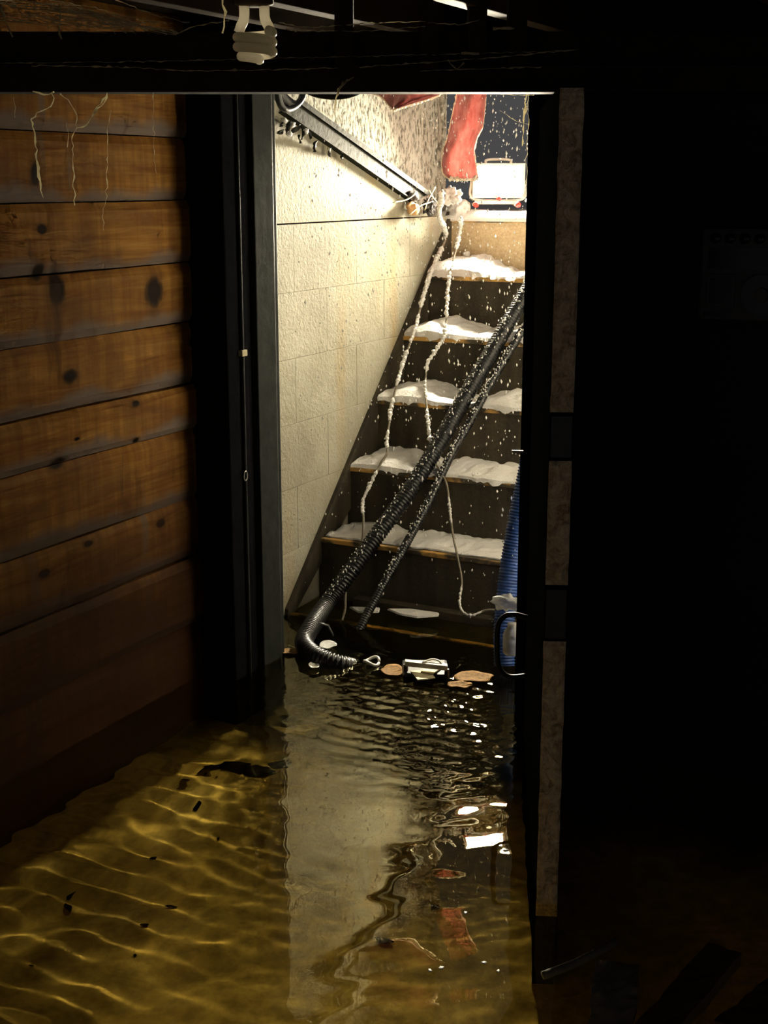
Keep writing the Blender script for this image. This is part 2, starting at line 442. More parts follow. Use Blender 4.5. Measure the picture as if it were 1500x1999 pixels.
mk('backing', box(UB - 0.09, UB - 0.028, -0.6, VJ0 + 0.1, ZF, 1.30), 'dark_soil', wl)

# jamb between board wall and stairwell
jl = empty('trim_1', (UJ, 2.3, ZF), kind='structure', label='black painted door jamb beside the plank wall')
mk('post', box(UB - 0.10, UJ, VJ0, VJ0 + 0.075, ZF, 1.30, 0.004), 'black_paint', jl)
mk('reveal', box(UB - 0.10, UJ - 0.008, VJ0 + 0.075, VJ1 - 0.02, ZF, 1.30), 'black_paint', jl)
mk('stop_board', box(UJ - 0.02, UJ + 0.006, VJ0 + 0.100, VJ0 + 0.172, ZF, 1.30, 0.003), 'grey_paint', jl)
mk('edge_strip', box(UW - 0.03, UJ + 0.001, VJ1 - 0.02, VJ1, ZF, 1.30, 0.002), 'grey_paint', jl)

# stairwell wall of parged blocks, wedge on top
ws = empty('wall_back_left', (UW, 3.0, ZF), kind='structure', label='pale parged block wall beside the cellar stairs')
cz = [0.906 - 0.152 * i for i in range(9)]
for r in range(8):
    zt, zb = cz[r], max(cz[r + 1], ZF)
    v = 2.40 + (0.15 if r % 2 else 0.0) - 0.3
    while v < 3.75:
        a, b = max(v, VJ1 - 0.01), min(v + 0.30, 3.75)
        if b - a > 0.02:
            d = 0.0006 * nz(v * 9, r * 3.0)
            mk('block', box(UW - 0.15, UW + d, a + 0.0003, b - 0.0003, zb + 0.0003, zt - 0.0003, 0.0007), 'concrete', ws)
        v += 0.30
mk('mortar', box(UW - 0.14, UW - 0.003, VJ1 - 0.01, 3.74, ZF, 0.903), 'concrete', ws)
va, vb = VJ1 - 0.01, 3.42
mk('upper_pour', hexa([(UW - 0.15, va, .909), (UW - 0.003, va, .909), (UW - 0.003, vb, .909), (UW - 0.15, vb, .909),
                       (UW - 0.15, va, ztop(va)), (UW - 0.003, va, ztop(va)), (UW - 0.003, vb, ztop(vb)), (UW - 0.15, vb, ztop(vb))]), 'concrete', ws)
# unseen far side of the stairwell
mk('wall_back_right', box(UR, UR + 0.15, VJ1, 3.75, ZF, 1.15), 'bounce_white', kind='structure', label='far side wall of the cellar stairwell')
# wall to the right of the opening
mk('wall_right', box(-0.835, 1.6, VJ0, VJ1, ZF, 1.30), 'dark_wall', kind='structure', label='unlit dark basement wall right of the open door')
mk('trim_3', box(-0.926, -0.834, 2.37, VJ1, ZF, 1.30, 0.002), 'black_paint', kind='structure', label='black jamb added behind the open door to shade its face')  # added to keep lamp light off the door face
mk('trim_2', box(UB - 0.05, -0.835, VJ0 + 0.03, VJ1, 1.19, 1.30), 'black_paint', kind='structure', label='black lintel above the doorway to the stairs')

# header beam across the room, square to the view
hb = empty('ceiling_beam', (0, 2.04, 1.1227), 'w', kind='structure', label='dark timber beam crossing under the ceiling')
mk('lower_board', box(-0.705, 1.4, 2.0, 2.05, 1.1227, 1.160, 0.002), 'dark_wood', hb, 'w')
mk('upper_board', box(-0.700, 1.4, 2.012, 2.07, 1.1605, 1.205, 0.003), 'dark_wood', hb, 'w')
for px in (672, 838, 932, 1010):
    q = at(px, 40, 2.0)
    mk('cleat', box(q[0] - 0.013, q[0] + 0.013, 1.985, 2.02, 1.15 + 0.02 * random.random(), 1.262, 0.001), 'dark_wood', hb, 'w')

# ------------------------------------------------------------------ stairs
stc = empty('staircase', (-1.16, V0 + 0.5, ZF), kind='structure', label='steep concrete cellar steps, wet and dark')
for k in range(NK):
    zt = 0.15 * k - (0.004 if k == 0 else 0.0)
    zb = ZF if k == 0 else 0.15 * (k - 1) - 0.02
    vend = nose(k) + (0.17 if k < NK - 1 else 0.5)
    mk('step', box(UW + 0.001, UR - 0.001, nose(k), vend, zb, zt, 0.003), 'step_concrete' if k < NK - 1 else 'lit_concrete', stc)
    mk('nosing', box(UW + 0.002, UR - 0.002, nose(k) - 0.004, nose(k) + 0.012, zt - 0.010, zt + 0.0012, 0.002), 'ochre_edge', stc)

zk = 0.018                                # sloping skirt of the poured stairs against the wall
mk('skirt', prism([(nose(0) - 0.02, -0.03), (nose(0) - 0.012, zk - 0.005), (nose(6) + 0.01, 0.9 + zk), (nose(6) + 0.12, 0.86), (nose(6) + 0.12, 0.7)], 0, UW - 0.01, UW + 0.010), 'step_concrete', stc)

# ------------------------------------------------------------------ hatch above the stairs
mk('ground', box(-5, 3.5, 3.75, 8.0, 0.80, 0.90), 'snow', kind='structure', label='snowy ground outside the hatch')
rail = empty('hatch_rail', onu(690, 330, UW), label='sloping grey steel hatch rail on top of the stairwell wall', cat='rail')
A1, B1 = onu(556, 220, UW + .012), onu(812, 396, UW + .012)
A2, B2 = onu(586, 200, UW + .012), onu(838, 381, UW + .012)
def railpart(name, lo, hi, u0, u1, mat):
    P = []
    for f in (lo, hi):
        for (E0, E1, u) in ((A1, A2, u0), (A1, A2, u1), (B1, B2, u1), (B1, B2, u0)):
            q = E0 + (E1 - E0) * f; P.append((u, q[1], q[2]))
    return mk(name, hexa(P), mat, rail)
railpart('web', 0.06, 0.92, UW - 0.02, UW + 0.006, 'rail_steel')
railpart('lower_lip', -0.03, 0.05, UW - 0.02, UW + 0.016, 'rail_steel')
railpart('upper_flange', 0.93, 1.22, UW - 0.05, UW + 0.012, 'rail_steel')
leaf = empty('hatch_door', onu(740, 260, UW - .05), label='open hatch door leaf coated in rime above the sloping rail', cat='door')
vA = A2[1] - 0.02; vE = onu(858, 250, UW - .04)[1]; vF = onu(866, 250, UW - .04)[1]
def leafz(v): return A2[2] + (B2[2] - A2[2]) * (v - A2[1]) / (B2[1] - A2[1]) - 0.02
mk('panel', hexa([(UW - .06, vA, leafz(vA)), (UW - .045, vA, leafz(vA)), (UW - .045, vE, leafz(vE)), (UW - .06, vE, leafz(vE)), (UW - .06, vA, 1.75), (UW - .045, vA, 1.75), (UW - .045, vE, 1.75), (UW - .06, vE, 1.75)]), 'frosted_leaf', leaf)
mk('edge_flange', hexa([(UW - .06, vE + .004, leafz(vE)), (UW - .03, vE + .004, leafz(vE)), (UW - .03, vF, leafz(vF)), (UW - .06, vF, leafz(vF)), (UW - .06, vE + .004, 1.75), (UW - .03, vE + .004, 1.75), (UW - .03, vF, 1.75), (UW - .06, vF, 1.75)]), 'frosted_leaf', leaf)

# ------------------------------------------------------------------ work light
uL, vL, zL = (float(x) for x in ats(974, 353, 3.88))
nrm = np.array([0.47, -0.88, -0.06]); nrm /= np.linalg.norm(nrm)
ax = np.cross(nrm, [0, 0, 1.0]); ax /= np.linalg.norm(ax); ax = -ax; az = np.cross(ax, nrm) * 1.0
if az[2] < 0: az = -az
Lc = np.array([uL, vL, zL]); LW, LH = 0.0655, 0.040
lamp = empty('work_light', (uL, vL, 0.925), label='glowing rectangular work light on a tube stand at the top of the stairs', cat='work light')
mk('housing', obox(Lc - nrm * 0.020, ax, nrm, az, LW + 0.006, 0.016, LH + 0.006, 0.004), 'lamp_yellow', lamp)
mk('diffuser', obox(Lc - nrm * 0.0025, ax, nrm, az, LW, 0.001, LH), 'diffuser', lamp)
for sx in (-1, 1):
    mk('bezel', obox(Lc + ax * sx * (LW + 0.003), ax, nrm, az, 0.004, 0.007, LH + 0.007, 0.001), 'lamp_white', lamp)
for sz in (-1, 1):
    mk('bezel', obox(Lc + az * sz * (LH + 0.003), ax, nrm, az, LW, 0.007, 0.004, 0.001), 'lamp_white', lamp)
fwd = np.array([nrm[0], nrm[1], 0]); fwd /= np.linalg.norm(fwd)
def lp(a, f, z): return np.array([uL, vL, 0]) + ax * a + fwd * f + np.array([0, 0, z])
mk('handle', tube(smoothpath([lp(-.035, -.02, zL + .044), lp(-.03, -.02, zL + .056), lp(.03, -.02, zL + .056), lp(.035, -.02, zL + .044)], 6), 0.004, 8), 'lamp_white', lamp, smooth=True)
mk('bracket', tube(smoothpath([lp(-.074, -.02, zL), lp(-.072, -.01, .955), lp(0, 0, .948), lp(.072, -.01, .955), lp(.074, -.02, zL)], 8), 0.004, 8), 'lamp_white', lamp, smooth=True)
for a in (-.066, .05):
    rl = mk('stand_rail', tube(np.array([lp(a, .040, .938), lp(a, -.07, .938)]), 0.006, 10), 'lamp_white', lamp, smooth=True)
mk('stand_bar', tube(np.array([lp(-.066, .0, .944), lp(.05, .0, .944)]), 0.006, 10), 'lamp_white', lamp, smooth=True)
mk('end_cap', tube(np.array([lp(-.066, .052, .938), lp(-.066, .036, .938)]), 0.0078, 12), 'red_plastic', lamp, smooth=True, label='round red end cap')
mk('end_cap', tube(np.array([lp(.05, .052, .938), lp(.05, .036, .938)]), 0.0078, 12), 'red_plastic', lamp, smooth=True, label='round red end cap')
mk('knob', tube(np.array([lp(-.004, .012, .958), lp(.006, .012, .952)]), 0.006, 10), 'red_plastic', lamp, smooth=True, label='red tilt knob')
ld = bpy.data.lights.new('work_light_beam', 'AREA'); ld.shape = 'RECTANGLE'
ld.size = 2 * LW * S; ld.size_y = 2 * LH * S; ld.energy = LAMP_POWER; ld.color = (1.0, 0.89, 0.66); ld.spread = math.radians(LAMP_SPREAD)
ld.cycles.is_caustics_light = True
lo = bpy.data.objects.new('work_light_beam', ld); C.objects.link(lo)
lo.parent = lamp; lo.location = tuple((Lc + nrm * 0.0005 - ORG[lamp.name][1]) * S)
lo.rotation_euler = Vector(tuple(nrm)).to_track_quat('-Z', 'Y').to_euler()

# ------------------------------------------------------------------ water
def axis(lo, f0, f1, hi, fine, coarse):
    return np.r_[np.arange(lo, f0, coarse), np.arange(f0, f1, fine), np.arange(f1, hi + coarse, coarse)]
gx = axis(-2.2, -0.72, 0.40, 2.0, 0.0036, 0.04); gy = axis(0.2, 1.40, 3.15, 3.60, 0.0036, 0.04)
X, Y = np.meshgrid(gx, gy, indexing='ij')
Z = np.zeros_like(X)
wr = np.random.default_rng(11)
calm = 0.35 + 0.65 * np.clip((Y - 1.5) / 1.2, 0, 1)
pc = onz(800, 1360, 0)
rp = np.hypot(X - pc[0], (Y - pc[1]))
rough = np.exp(-(((X - pc[0] - 0.06) / 0.20) ** 2 + ((Y - pc[1] + 0.02) / 0.26) ** 2))
def waves(n, l0, l1, slope, dir0, spread):
    Q = np.zeros_like(X)
    for _ in range(n):
        l = l0 * (l1 / l0) ** wr.random(); k = 2 * math.pi / l; th = dir0 + spread * wr.normal()
        Q += slope / k * np.sin(k * (X * math.cos(th) + Y * math.sin(th)) + wr.random() * 6.28 + 1.3 * np.sin(2.1 * X * wr.random() + 1.7 * Y))
    return Q / math.sqrt(n)
side = 0.55 + 0.75 * np.clip((-0.12 - X) / 0.3, 0, 1)
patch = 0.55 + 0.9 * np.clip(0.5 + 0.5 * np.sin(4.1 * X + 2.2 * np.sin(3.3 * Y)) * np.sin(5.2 * Y - 2.0 * X + 1.0), 0, 1)
Z += waves(9, 0.10, 0.24, 0.026, math.pi / 2 + 0.20, 0.35) * side
Z += waves(7, 0.05, 0.10, 0.034, math.pi / 2 - 0.60, 0.30) * calm * side * patch * (0.4 + np.clip((-0.15 - X) / 0.25, 0, 1))
Z += waves(7, 0.04, 0.08, 0.026, math.pi / 2 + 0.35, 0.30) * calm * side * (1.6 - patch)
Z += waves(16, 0.018, 0.045, 0.16, math.pi / 2 - 0.1, 0.7) * rough
Z += 0.10 / 180 * np.sin(180 * rp) * np.exp(-rp / 0.16) * 0.9
n0, n1 = X.shape
idx = np.arange(n0 * n1).reshape(n0, n1)
q = np.stack([idx[:-1, :-1], idx[1:, :-1], idx[1:, 1:], idx[:-1, 1:]], -1).reshape(-1, 4)
me = bpy.data.meshes.new('flood_water')
vv = np.stack([X, Y, Z], -1).reshape(-1, 3) * S
me.vertices.add(len(vv)); me.vertices.foreach_set('co', vv.ravel())
me.loops.add(q.size); me.loops.foreach_set('vertex_index', q.ravel())
me.polygons.add(len(q)); me.polygons.foreach_set('loop_start', np.arange(0, q.size, 4)); me.polygons.foreach_set('loop_total', np.full(len(q), 4))
me.update(); me.polygons.foreach_set('use_smooth', np.ones(len(q), bool)); me.materials.append(MAT['water'])
wo = bpy.data.objects.new('flood_water', me); C.objects.link(wo); wo.location = (0, 0, ZW)
tag(wo, 'clear shallow flood water rippling over the basement floor', 'water', kind='stuff')
wo.cycles.is_caustics_caster = True
bpy.data.objects['floor'].cycles.is_caustics_receiver = True


# ------------------------------------------------------------------ snow on the steps
ORD = ['', 'lowest', 'second', 'third', 'fourth', 'fifth', 'top']
def snow_on_step(k, h0, mound, front, label):
    n, m = 200, 26
    def prof(a, b):
        u = UW + 0.012 + (UR - UW - 0.02) * a
        x = (u - UW)
        h = h0 * (0.8 + 0.6 * nz(u * 7, k * 3.3) + 0.45 * nz(u * 24, k * 1.7) + 0.25 * nz(u * 60, k))
        h += mound * math.exp(-((x - 0.085) / 0.075) ** 2) + 0.45 * mound * math.exp(-((x - 0.33 - 0.04 * nz(k * 2.1, 4.0)) / 0.06) ** 2)
        h = max(h, 0.004) * min(1.0, x / 0.03 + 0.25)
        back = h * (1.15 + 0.35 * nz(u * 9, k * 5.0, 3.0))
        ov = front + 0.010 * nz(u * 11, k * 2.0, 7.0) + 0.004 * nz(u * 40, k)
        v_f = nose(k) - ov
        z = 0.15 * k
        if b < 0.08: return (u, v_f + 0.012, z + 0.0015)
        if b < 0.15: return (u, v_f + 0.001, z + 0.0015 - (0.016 if front > 0 else 0) * max(0, nz(u * 26, k) + 0.35 * nz(u * 90, k) + 0.12))
        if b < 0.22: return (u, v_f, z + 0.0015 + h * 0.45)
        if b < 0.29: return (u, v_f + 0.008, z + 0.0015 + h * 0.85)
        t = (b - 0.29) / 0.71
        v = v_f + 0.016 + t * (0.148 - 0.016 + ov)
        return (u, v, z + 0.0015 + h + (back - h) * t + 0.0040 * nz(u * 46, v * 46, k) + 0.007 * nz(u * 17, v * 17, k))
    V, F = grid(n, m, prof)
    return mk('snow_drift', (V, F), 'snow', smooth=True, label=label, cat='snow', group='snow drifts on the steps')
snow_on_step(1, 0.007, 0.006, -0.012, 'thin dirty snow on the lowest dry step above the water')
snow_on_step(2, 0.013, 0.016, 0.004, 'lumpy snow on the second step above the water')
snow_on_step(3, 0.016, 0.018, 0.006, 'mounded snow on the third step above the water')
snow_on_step(4, 0.017, 0.018, 0.006, 'snow on the fourth step above the water')
snow_on_step(5, 0.019, 0.026, 0.007, 'bright snow on the fifth step, just below the top landing')
def landing(a, b):
    u = UW - 0.05 + (UR - UW + 0.035) * a; v = nose(6) - 0.010 + 0.006 * nz(u * 20, 2.0) + 0.34 * b
    h = 0.020 + 0.008 * nz(u * 10, v * 10) + 0.004 * nz(u * 33, v * 33)
    h *= min(1, 0.15 + b * 9)
    return (u, v, 0.901 + h)
mk('snow_drift', solid_grid(90, 30, landing, lambda a, b: (landing(a, b)[0], landing(a, b)[1], 0.893)), 'snow', smooth=True, label='dazzling snow layer on the top landing under the work light', cat='snow', group='snow drifts on the steps')
q = onv(898, 414, nose(6) + 0.015)
mk('snow_lump', blob((q[0], q[1], 0.925), (0.032, 0.022, 0.026), 3, 0.35, 4, 2.2), 'snow', smooth=True, label='round snow lump on the top landing left of the work light', cat='snow')
cr = [(912, 495), (925, 502), (938, 505), (950, 510)]
for i, (px, py) in enumerate(cr):
    q = onv(px, py + 3, nose(6) - 0.016)
    mk('snow_clod', blob((q[0], q[1], q[2]), (0.011, 0.010, 0.010), i, 0.4, 2), 'snow', smooth=True, label=('leftmost', 'second from left', 'third from left', 'rightmost')[i] + ' of four snow clods against the top riser', cat='snow', group='snow clods by the top riser')
for i, (pts, lab) in enumerate((([(682, 1184), (742, 1186), (740, 1194), (700, 1194)], 'small ice sheet at the foot of the stairs, between the two black hoses'),
                               ([(756, 1188), (800, 1188), (858, 1196), (856, 1201), (815, 1204), (780, 1198)], 'long ice sheet at the foot of the stairs, right of both hoses'))):
    P = [onz(x, y, 0.024) for x, y in pts]; n = len(P)
    cen = sum(P) / n
    V = [p_ + np.array([0, 0, -0.004]) for p_ in P] + [cen + (p_ - cen) * 0.94 for p_ in P] + [cen + np.array([0, 0, 0.003])]
    F = [[j, (j + 1) % n, n + (j + 1) % n, n + j] for j in range(n)] + [[n + j, n + (j + 1) % n, 2 * n] for j in range(n)] + [list(range(n))[::-1]]
    mk('ice_sheet', (V, F), 'snow', frame='w', label=lab, cat='ice', group='ice sheets at the foot of the stairs')
# low ledge that carries the ice
mk('ledge', box(UW + 0.11, -1.02, nose(1) - 0.030, nose(1) + 0.002, -0.02, 0.0185, 0.002), 'step_concrete', stc)

# ------------------------------------------------------------------ open door on the right
dr = empty('door_1', (0.235, 2.05, ZF), 'w', kind='structure', label='black open door seen edge on, its edge sealed with brown foil tape')
D0, D1 = np.array([0.258, 2.345]), np.array([0.2165, 1.75])
dd = (D1 - D0) / np.linalg.norm(D1 - D0); dn = np.array([-dd[1], dd[0]])
if dn[0] < 0: dn = -dn
TH = 0.031
def dpt(f, o, z): q = D0 + (D1 - D0) * f + dn * o; return (q[0], q[1], z)
def dbox(f0, f1, o0, o1, z0, z1):
    return hexa([dpt(f0, o0, z0), dpt(f1, o0, z0), dpt(f1, o1, z0), dpt(f0, o1, z0), dpt(f0, o0, z1), dpt(f1, o0, z1), dpt(f1, o1, z1), dpt(f0, o1, z1)])
mk('slab', dbox(0, 1, 0, TH, ZF + 0.01, 1.114), 'black_paint', dr, 'w')
def zdoor(y): return float(at(1075, y, 1.75)[2])
for y0, y1, sd in ((172, 805, 1), (900, 1142, 2), (1252, 1830, 3)):
    za, zb = zdoor(y1), zdoor(y0)
    nn = max(12, int((zb - za) / 0.006))
    def sheet(a, b, za=za, zb=zb, sd=sd):
        z = za + (zb - za) * a
        edge = 0.0012 * nz(z * 30, b * 4, sd)
        q = dpt(1, 0.0005 + (TH - 0.001) * b + edge, z)
        out = 0.0012 + 0.0045 * abs(nz(z * 42, b * 2.2, sd)) + 0.0030 * abs(nz(z * 95, b * 5, sd + 5.0))
        if b in (0.0, 1.0) or a in (0.0, 1.0): out = 0.0004
        return (q[0] + dd[0] * out, q[1] + dd[1] * out, z)
    mk('foil_strip', grid(nn, 11, sheet), 'foil', dr, 'w', smooth=False, label='wrinkled brown foil tape')
for y0, y1 in ((812, 892), (1150, 1244)):
    mk('edge_plate', dbox(1.0, 1.008, 0.002, TH - 0.002, zdoor(y1), zdoor(y0)), 'black_rubber', dr, 'w')
mk('rear_flange', dbox(0.985, 1.0, TH, TH + 0.012, zdoor(1420), zdoor(1040)), 'black_paint', dr, 'w')
YH = 2.24
def hp(px, py, dy=0.0): return at(px, py, YH + dy)
hpth = smoothpath([hp(1030, 1206), hp(1004, 1200), hp(985, 1204), hp(973, 1222), hp(971, 1262), hp(973, 1296), hp(982, 1314), hp(998, 1322), hp(1026, 1320)], 7)
hd = mk('door_handle', tube(hpth, 0.0046, 10), 'black_rubber', dr, 'w', smooth=True)
mk('latch', tube(np.array([at(1000, 881, 2.3), at(1022, 882, 2.3)]), 0.0018, 6), 'metal', dr, 'w', label='thin pale latch pin')
for i in range(5):
    x0 = 980 + 5 * i
    mk('drip_thread', tube(smoothpath([hp(x0 + 4, 1318), hp(x0 - 2 + 4 * random.random(), 1350), hp(x0 - 4 + 5 * random.random(), 1376)], 4), 0.0007, 5), 'mud', hd, 'w')

# ------------------------------------------------------------------ hoses
def corrugated(P, r, pitch, seg=16, depth=0.10):
    P = resample(P, pitch / 4.0)
    R = r * (1 + depth * np.sin(np.arange(len(P)) * math.pi / 2.0 + 0.3)); return tube(P, R, seg)
def nosepts(L, off): return [onnos(x, y, off) for x, y in L]
P1 = nosepts([(1150, 375), (1028, 572), (962, 684), (900, 790), (866, 852), (800, 958), (740, 1040), (690, 1110), (640, 1178)], 0.036)
P1 += [w2s(onz(x, y, z)) for x, y, z in ((606, 1228, 0.026), (594, 1256, 0.018), (612, 1278, 0.014), (650, 1294, 0.004), (682, 1303, -0.012), (700, 1309, -0.045))]
h1 = empty('discharge_hose', P1[6], label='thick black ribbed hose leaning down the steps and bending into the water', cat='hose')
mk('ribbed_tube', corrugated(smoothpath(P1, 14), 0.0195, 0.0085), 'black_rubber', h1, smooth=True)
P2 = nosepts([(1120, 490), (1024, 640), (960, 746), (920, 820), (880, 890), (845, 965), (800, 1050), (760, 1122), (722, 1190), (706, 1222), (690, 1250)], 0.020)
h2 = empty('drain_hose', P2[6], label='thinner black hose running straight down the steps right of the thick one', cat='hose')
mk('ribbed_tube', corrugated(smoothpath(P2, 10), 0.0105, 0.006, 12, 0.06), 'black_rubber', h2, smooth=True)
# snow dust along the upper side of both hoses
def crust(P, r, density, size, lift, frm=0.0, to=1.0):
    parts = []
    P = resample(P, 0.004)
    for i in range(int(len(P) * density)):
        k = int(len(P) * (frm + (to - frm) * random.random())); k = min(k, len(P) - 1)
        q = P[k] + np.array([random.gauss(0, r * 0.45), -abs(random.gauss(0, r * 0.2)) - r * 0.45, r * lift])
        parts.append(blob(q, np.array([1, 1, 1.3]) * size * (0.5 + random.random()), i, 0.4, 1))
    return join(*parts)
mk('snow_dust', crust(smoothpath(P1[:9], 10), 0.0195, 1.1, 0.0014, 0.9), 'snow', h1, kind='stuff', label='snow grains frozen to the hose')
mk('snow_dust', crust(smoothpath(P2[:9], 10), 0.0105, 1.4, 0.0015, 0.8, 0.1, 0.95), 'snow', h2, kind='stuff', label='snow grains frozen to the hose')
Pb = [ats(*p_) for p_ in ((1040, 880, 2.80), (1026, 950, 2.78), (1008, 1040, 2.76), (996, 1110, 2.74), (988, 1180, 2.72), (984, 1235, 2.70), (985, 1300, 2.68))]
hb_ = empty('blue_hose', Pb[5], label='blue ribbed hose beside the open door, standing in the water', cat='hose')
mk('ribbed_tube', corrugated(smoothpath(Pb, 12), 0.0215, 0.0065, 18, 0.07), 'blue_hose', hb_, smooth=True)
mk('snow_dust', crust(smoothpath(Pb[:6], 8), 0.0215, 1.2, 0.0013, 0.5), 'snow', hb_, kind='stuff', label='snow grains frozen to the hose')
q1 = ats(992, 1178, 2.66)
mk('plastic_bag', blob(q1, (0.030, 0.014, 0.016), 4, 0.8, 3, 2.4), 'clear_plastic', smooth=True, label='crumpled clear plastic caught on the blue hose above the handle', cat='plastic')
q1 = ats(1000, 1250, 2.62)
mk('plastic_jar', join(tube(np.array([q1 + [0, 0, -0.030], q1 + [0, 0, -0.026], q1 + [0, 0, 0.012], q1 + [0, 0, 0.024], q1 + [0, 0, 0.028], q1 + [0, 0, 0.036]]), [0.015, 0.019, 0.019, 0.013, 0.010, 0.010], 18)), 'clear_plastic', smooth=True, label='clear plastic jar half hidden behind the door handle', cat='jar')

# ------------------------------------------------------------------ snow-crusted cords
def cord(name, label, P, r, white, seed):
    random.seed(seed)
    P = [np.array([max(q_[0], UW + 0.024), q_[1], q_[2]]) for q_ in P]
    P = smoothpath(P, 12)
    root = empty(name, P[len(P) // 2], label=label, cat='cord', group='snow-crusted cords on the steps')
    mk('strand', tube(P, r, 8), 'rope', root, smooth=True)
    Q = resample(P, 0.0035)
    for a, b, rr in white:
        Q2 = resample(P, 0.0022)
        k0, k1 = int(a * (len(Q2) - 1)), int(b * (len(Q2) - 1))
        if k1 - k0 < 5: continue
        seg = Q2[k0:k1]; n = len(seg)
        R = np.array([rr * (0.62 + 0.75 * abs(nz(i * 0.21, seed)) + 0.55 * nz(i * 0.55, seed * 2.0) + 0.35 * nz(i * 1.7, seed * 3.0)) for i in range(n)])
        end = np.minimum(1, np.minimum(np.arange(n), np.arange(n)[::-1]) / 5.0)
        jit = np.array([[0.0030 * nz(i * 0.3, 1.0, seed), 0.0015 * nz(i * 0.3, 2.0, seed), 0.002 * nz(i * 0.4, 5.0, seed)] for i in range(n)])
        mk('snow_crust', tube(seg + jit + [0, -0.001, 0.001], np.maximum(R * end, r * 0.5), 9, True, 0.5), 'snow', root, smooth=True)
    return root
c1 = [ats(864, 372, 3.66), ats(861, 400, 3.70), ats(858, 425, 3.72)] + nosepts([(850, 462), (836, 530), (824, 590), (812, 640), (794, 690), (780, 735), (766, 788), (760, 830), (756, 862), (756, 885), (744, 905), (722, 950), (709, 980), (710, 1020), (707, 1060)], 0.022) + nosepts([(690, 1110), (676, 1150), (674, 1190), (668, 1212)], 0.012)
cord('power_cord', 'left of two snow-crusted cords trailing down the steps, nearest the concrete wall', c1, 0.0030, [(0.0, 0.16, .0085), (0.17, 0.335, .0080), (0.345, 0.42, .0060), (0.43, 0.52, .0065), (0.54, 0.60, .0065), (0.61, 0.66, .005), (0.70, 0.80, .0055)], 3)
c2 = [ats(900, 424, 3.78)] + nosepts([(900, 445), (893, 480), (882, 520), (876, 560), (873, 600), (871, 640), (866, 662), (845, 695), (835, 712), (831, 760), (837, 830), (842, 870), (848, 900), (862, 925), (872, 945), (878, 985), (884, 1040), (893, 1085), (902, 1135)], 0.024) + nosepts([(898, 1175), (905, 1196), (924, 1202), (948, 1192), (975, 1193), (1000, 1206)], 0.034)
cord('power_cord', 'right of two snow-crusted cords on the steps, curling at its foot towards the blue hose', c2, 0.0026, [(0.0, 0.10, .0068), (0.15, 0.27, .0058), (0.28, 0.40, .0060), (0.41, 0.46, .004), (0.48, 0.56, .0056), (0.68, 0.74, .0038), (0.86, 0.95, .0034)], 5)

# ------------------------------------------------------------------ red insulation hanging in the hatch
def hanging(name, rows, Yd, label):
    root = empty(name, ats(sum(rows[-1][1:3]) / 2, rows[-1][0], Yd), label=label, cat='insulation', group='torn red insulation in the hatch')
    ys = np.array([r_[0] for r_ in rows], float); L = np.array([r_[1] for r_ in rows], float); R = np.array([r_[2] for r_ in rows], float)
    nn, mm = 40, 22
    def surf(sign):
        def f(a, b):
            y = ys[0] + (ys[-1] - ys[0]) * a
            l, r_ = np.interp(y, ys, L), np.interp(y, ys, R)
            l += 2.2 * nz(y * 0.12, 1.0); r_ += 2.0 * nz(y * 0.1, 5.0)
            x = l + (r_ - l) * b
            fold = 0.014 * math.sin(b * 7.5 + y * 0.018) + 0.012 * nz(x * 0.05, y * 0.025)
            rim = (1 - (2 * b - 1) ** 2) ** 0.5
            return ats(x, y, Yd + fold - sign * (0.0012 + 0.006 * rim))
        return f
    mk('batt', solid_grid(nn, mm, surf(1), surf(-1)), 'red_batt', root, smooth=True)
    for side, fx in (('l', L), ('r', R)):
        pts = [ats(np.interp(y, ys, fx) + (1.5 if side == 'l' else -1.0), y, Yd + 0.01) for y in np.linspace(ys[0], ys[-1], 60)]
        if side == 'r' and rows[0][2] > 900: rr = 0.0022
        else: rr = 0.0050
        mk('torn_edge', tube(np.array(pts), rr * (0.8 + 0.5 * rng.random(60)), 7, True, 0.5), 'batt_fluff', root, label='pale frayed edge')
    pts = [ats(x, ys[-1] + 2 * nz(x * 0.2), Yd) for x in np.linspace(L[-1], R[-1], 30)]
    mk('torn_edge', tube(np.array(pts), 0.0062 * (0.7 + 0.6 * rng.random(30)), 7, True, 0.6), 'batt_fluff', root, label='pale frayed edge')
hanging('insulation_batt', [(150, 898, 956), (185, 893, 950), (215, 886, 947), (250, 879, 943), (272, 874, 932), (295, 866, 927), (320, 863, 930), (340, 866, 933), (349, 878, 934)], 3.58, 'long strip of red insulation hanging in front of the work light')
hanging('insulation_batt', [(150, 690, 880), (178, 712, 866), (186, 742, 856), (196, 752, 830), (206, 760, 795), (213, 766, 776)], 3.52, 'small torn red insulation flap under the beam, left of the long strip')

# ------------------------------------------------------------------ debris around the rail
mk('dark_recess', blob(onu(806, 384, UW + .012), (0.014, 0.026, 0.014), 1, 0.5, 3), 'dark_soil', smooth=True, label='black clod standing for the dark recess under the low end of the hatch rail', cat='infill')  # black lump put where there is only a dark recess
mk('orange_stone', blob(onu(806, 408, UW + .018), (0.014, 0.030, 0.016), 2, 0.35, 3), 'orange_stone', smooth=True, label='orange stone on the wall ledge under the black clod', cat='stone')
mk('leaf_clump', blob(onu(838, 402, UW + .024), (0.014, 0.022, 0.020), 5, 0.9, 3, 3.0), 'dark_soil', smooth=False, label='dark matted leaf clump on the ledge right of the orange stone', cat='leaves')
mk('grey_stone', blob(ats(880, 384, 3.80), (0.026, 0.022, 0.022), 7, 0.6, 4, 2.6), 'grey_stone', smooth=True, label='grey stone behind the round snow lump on the landing', cat='stone')
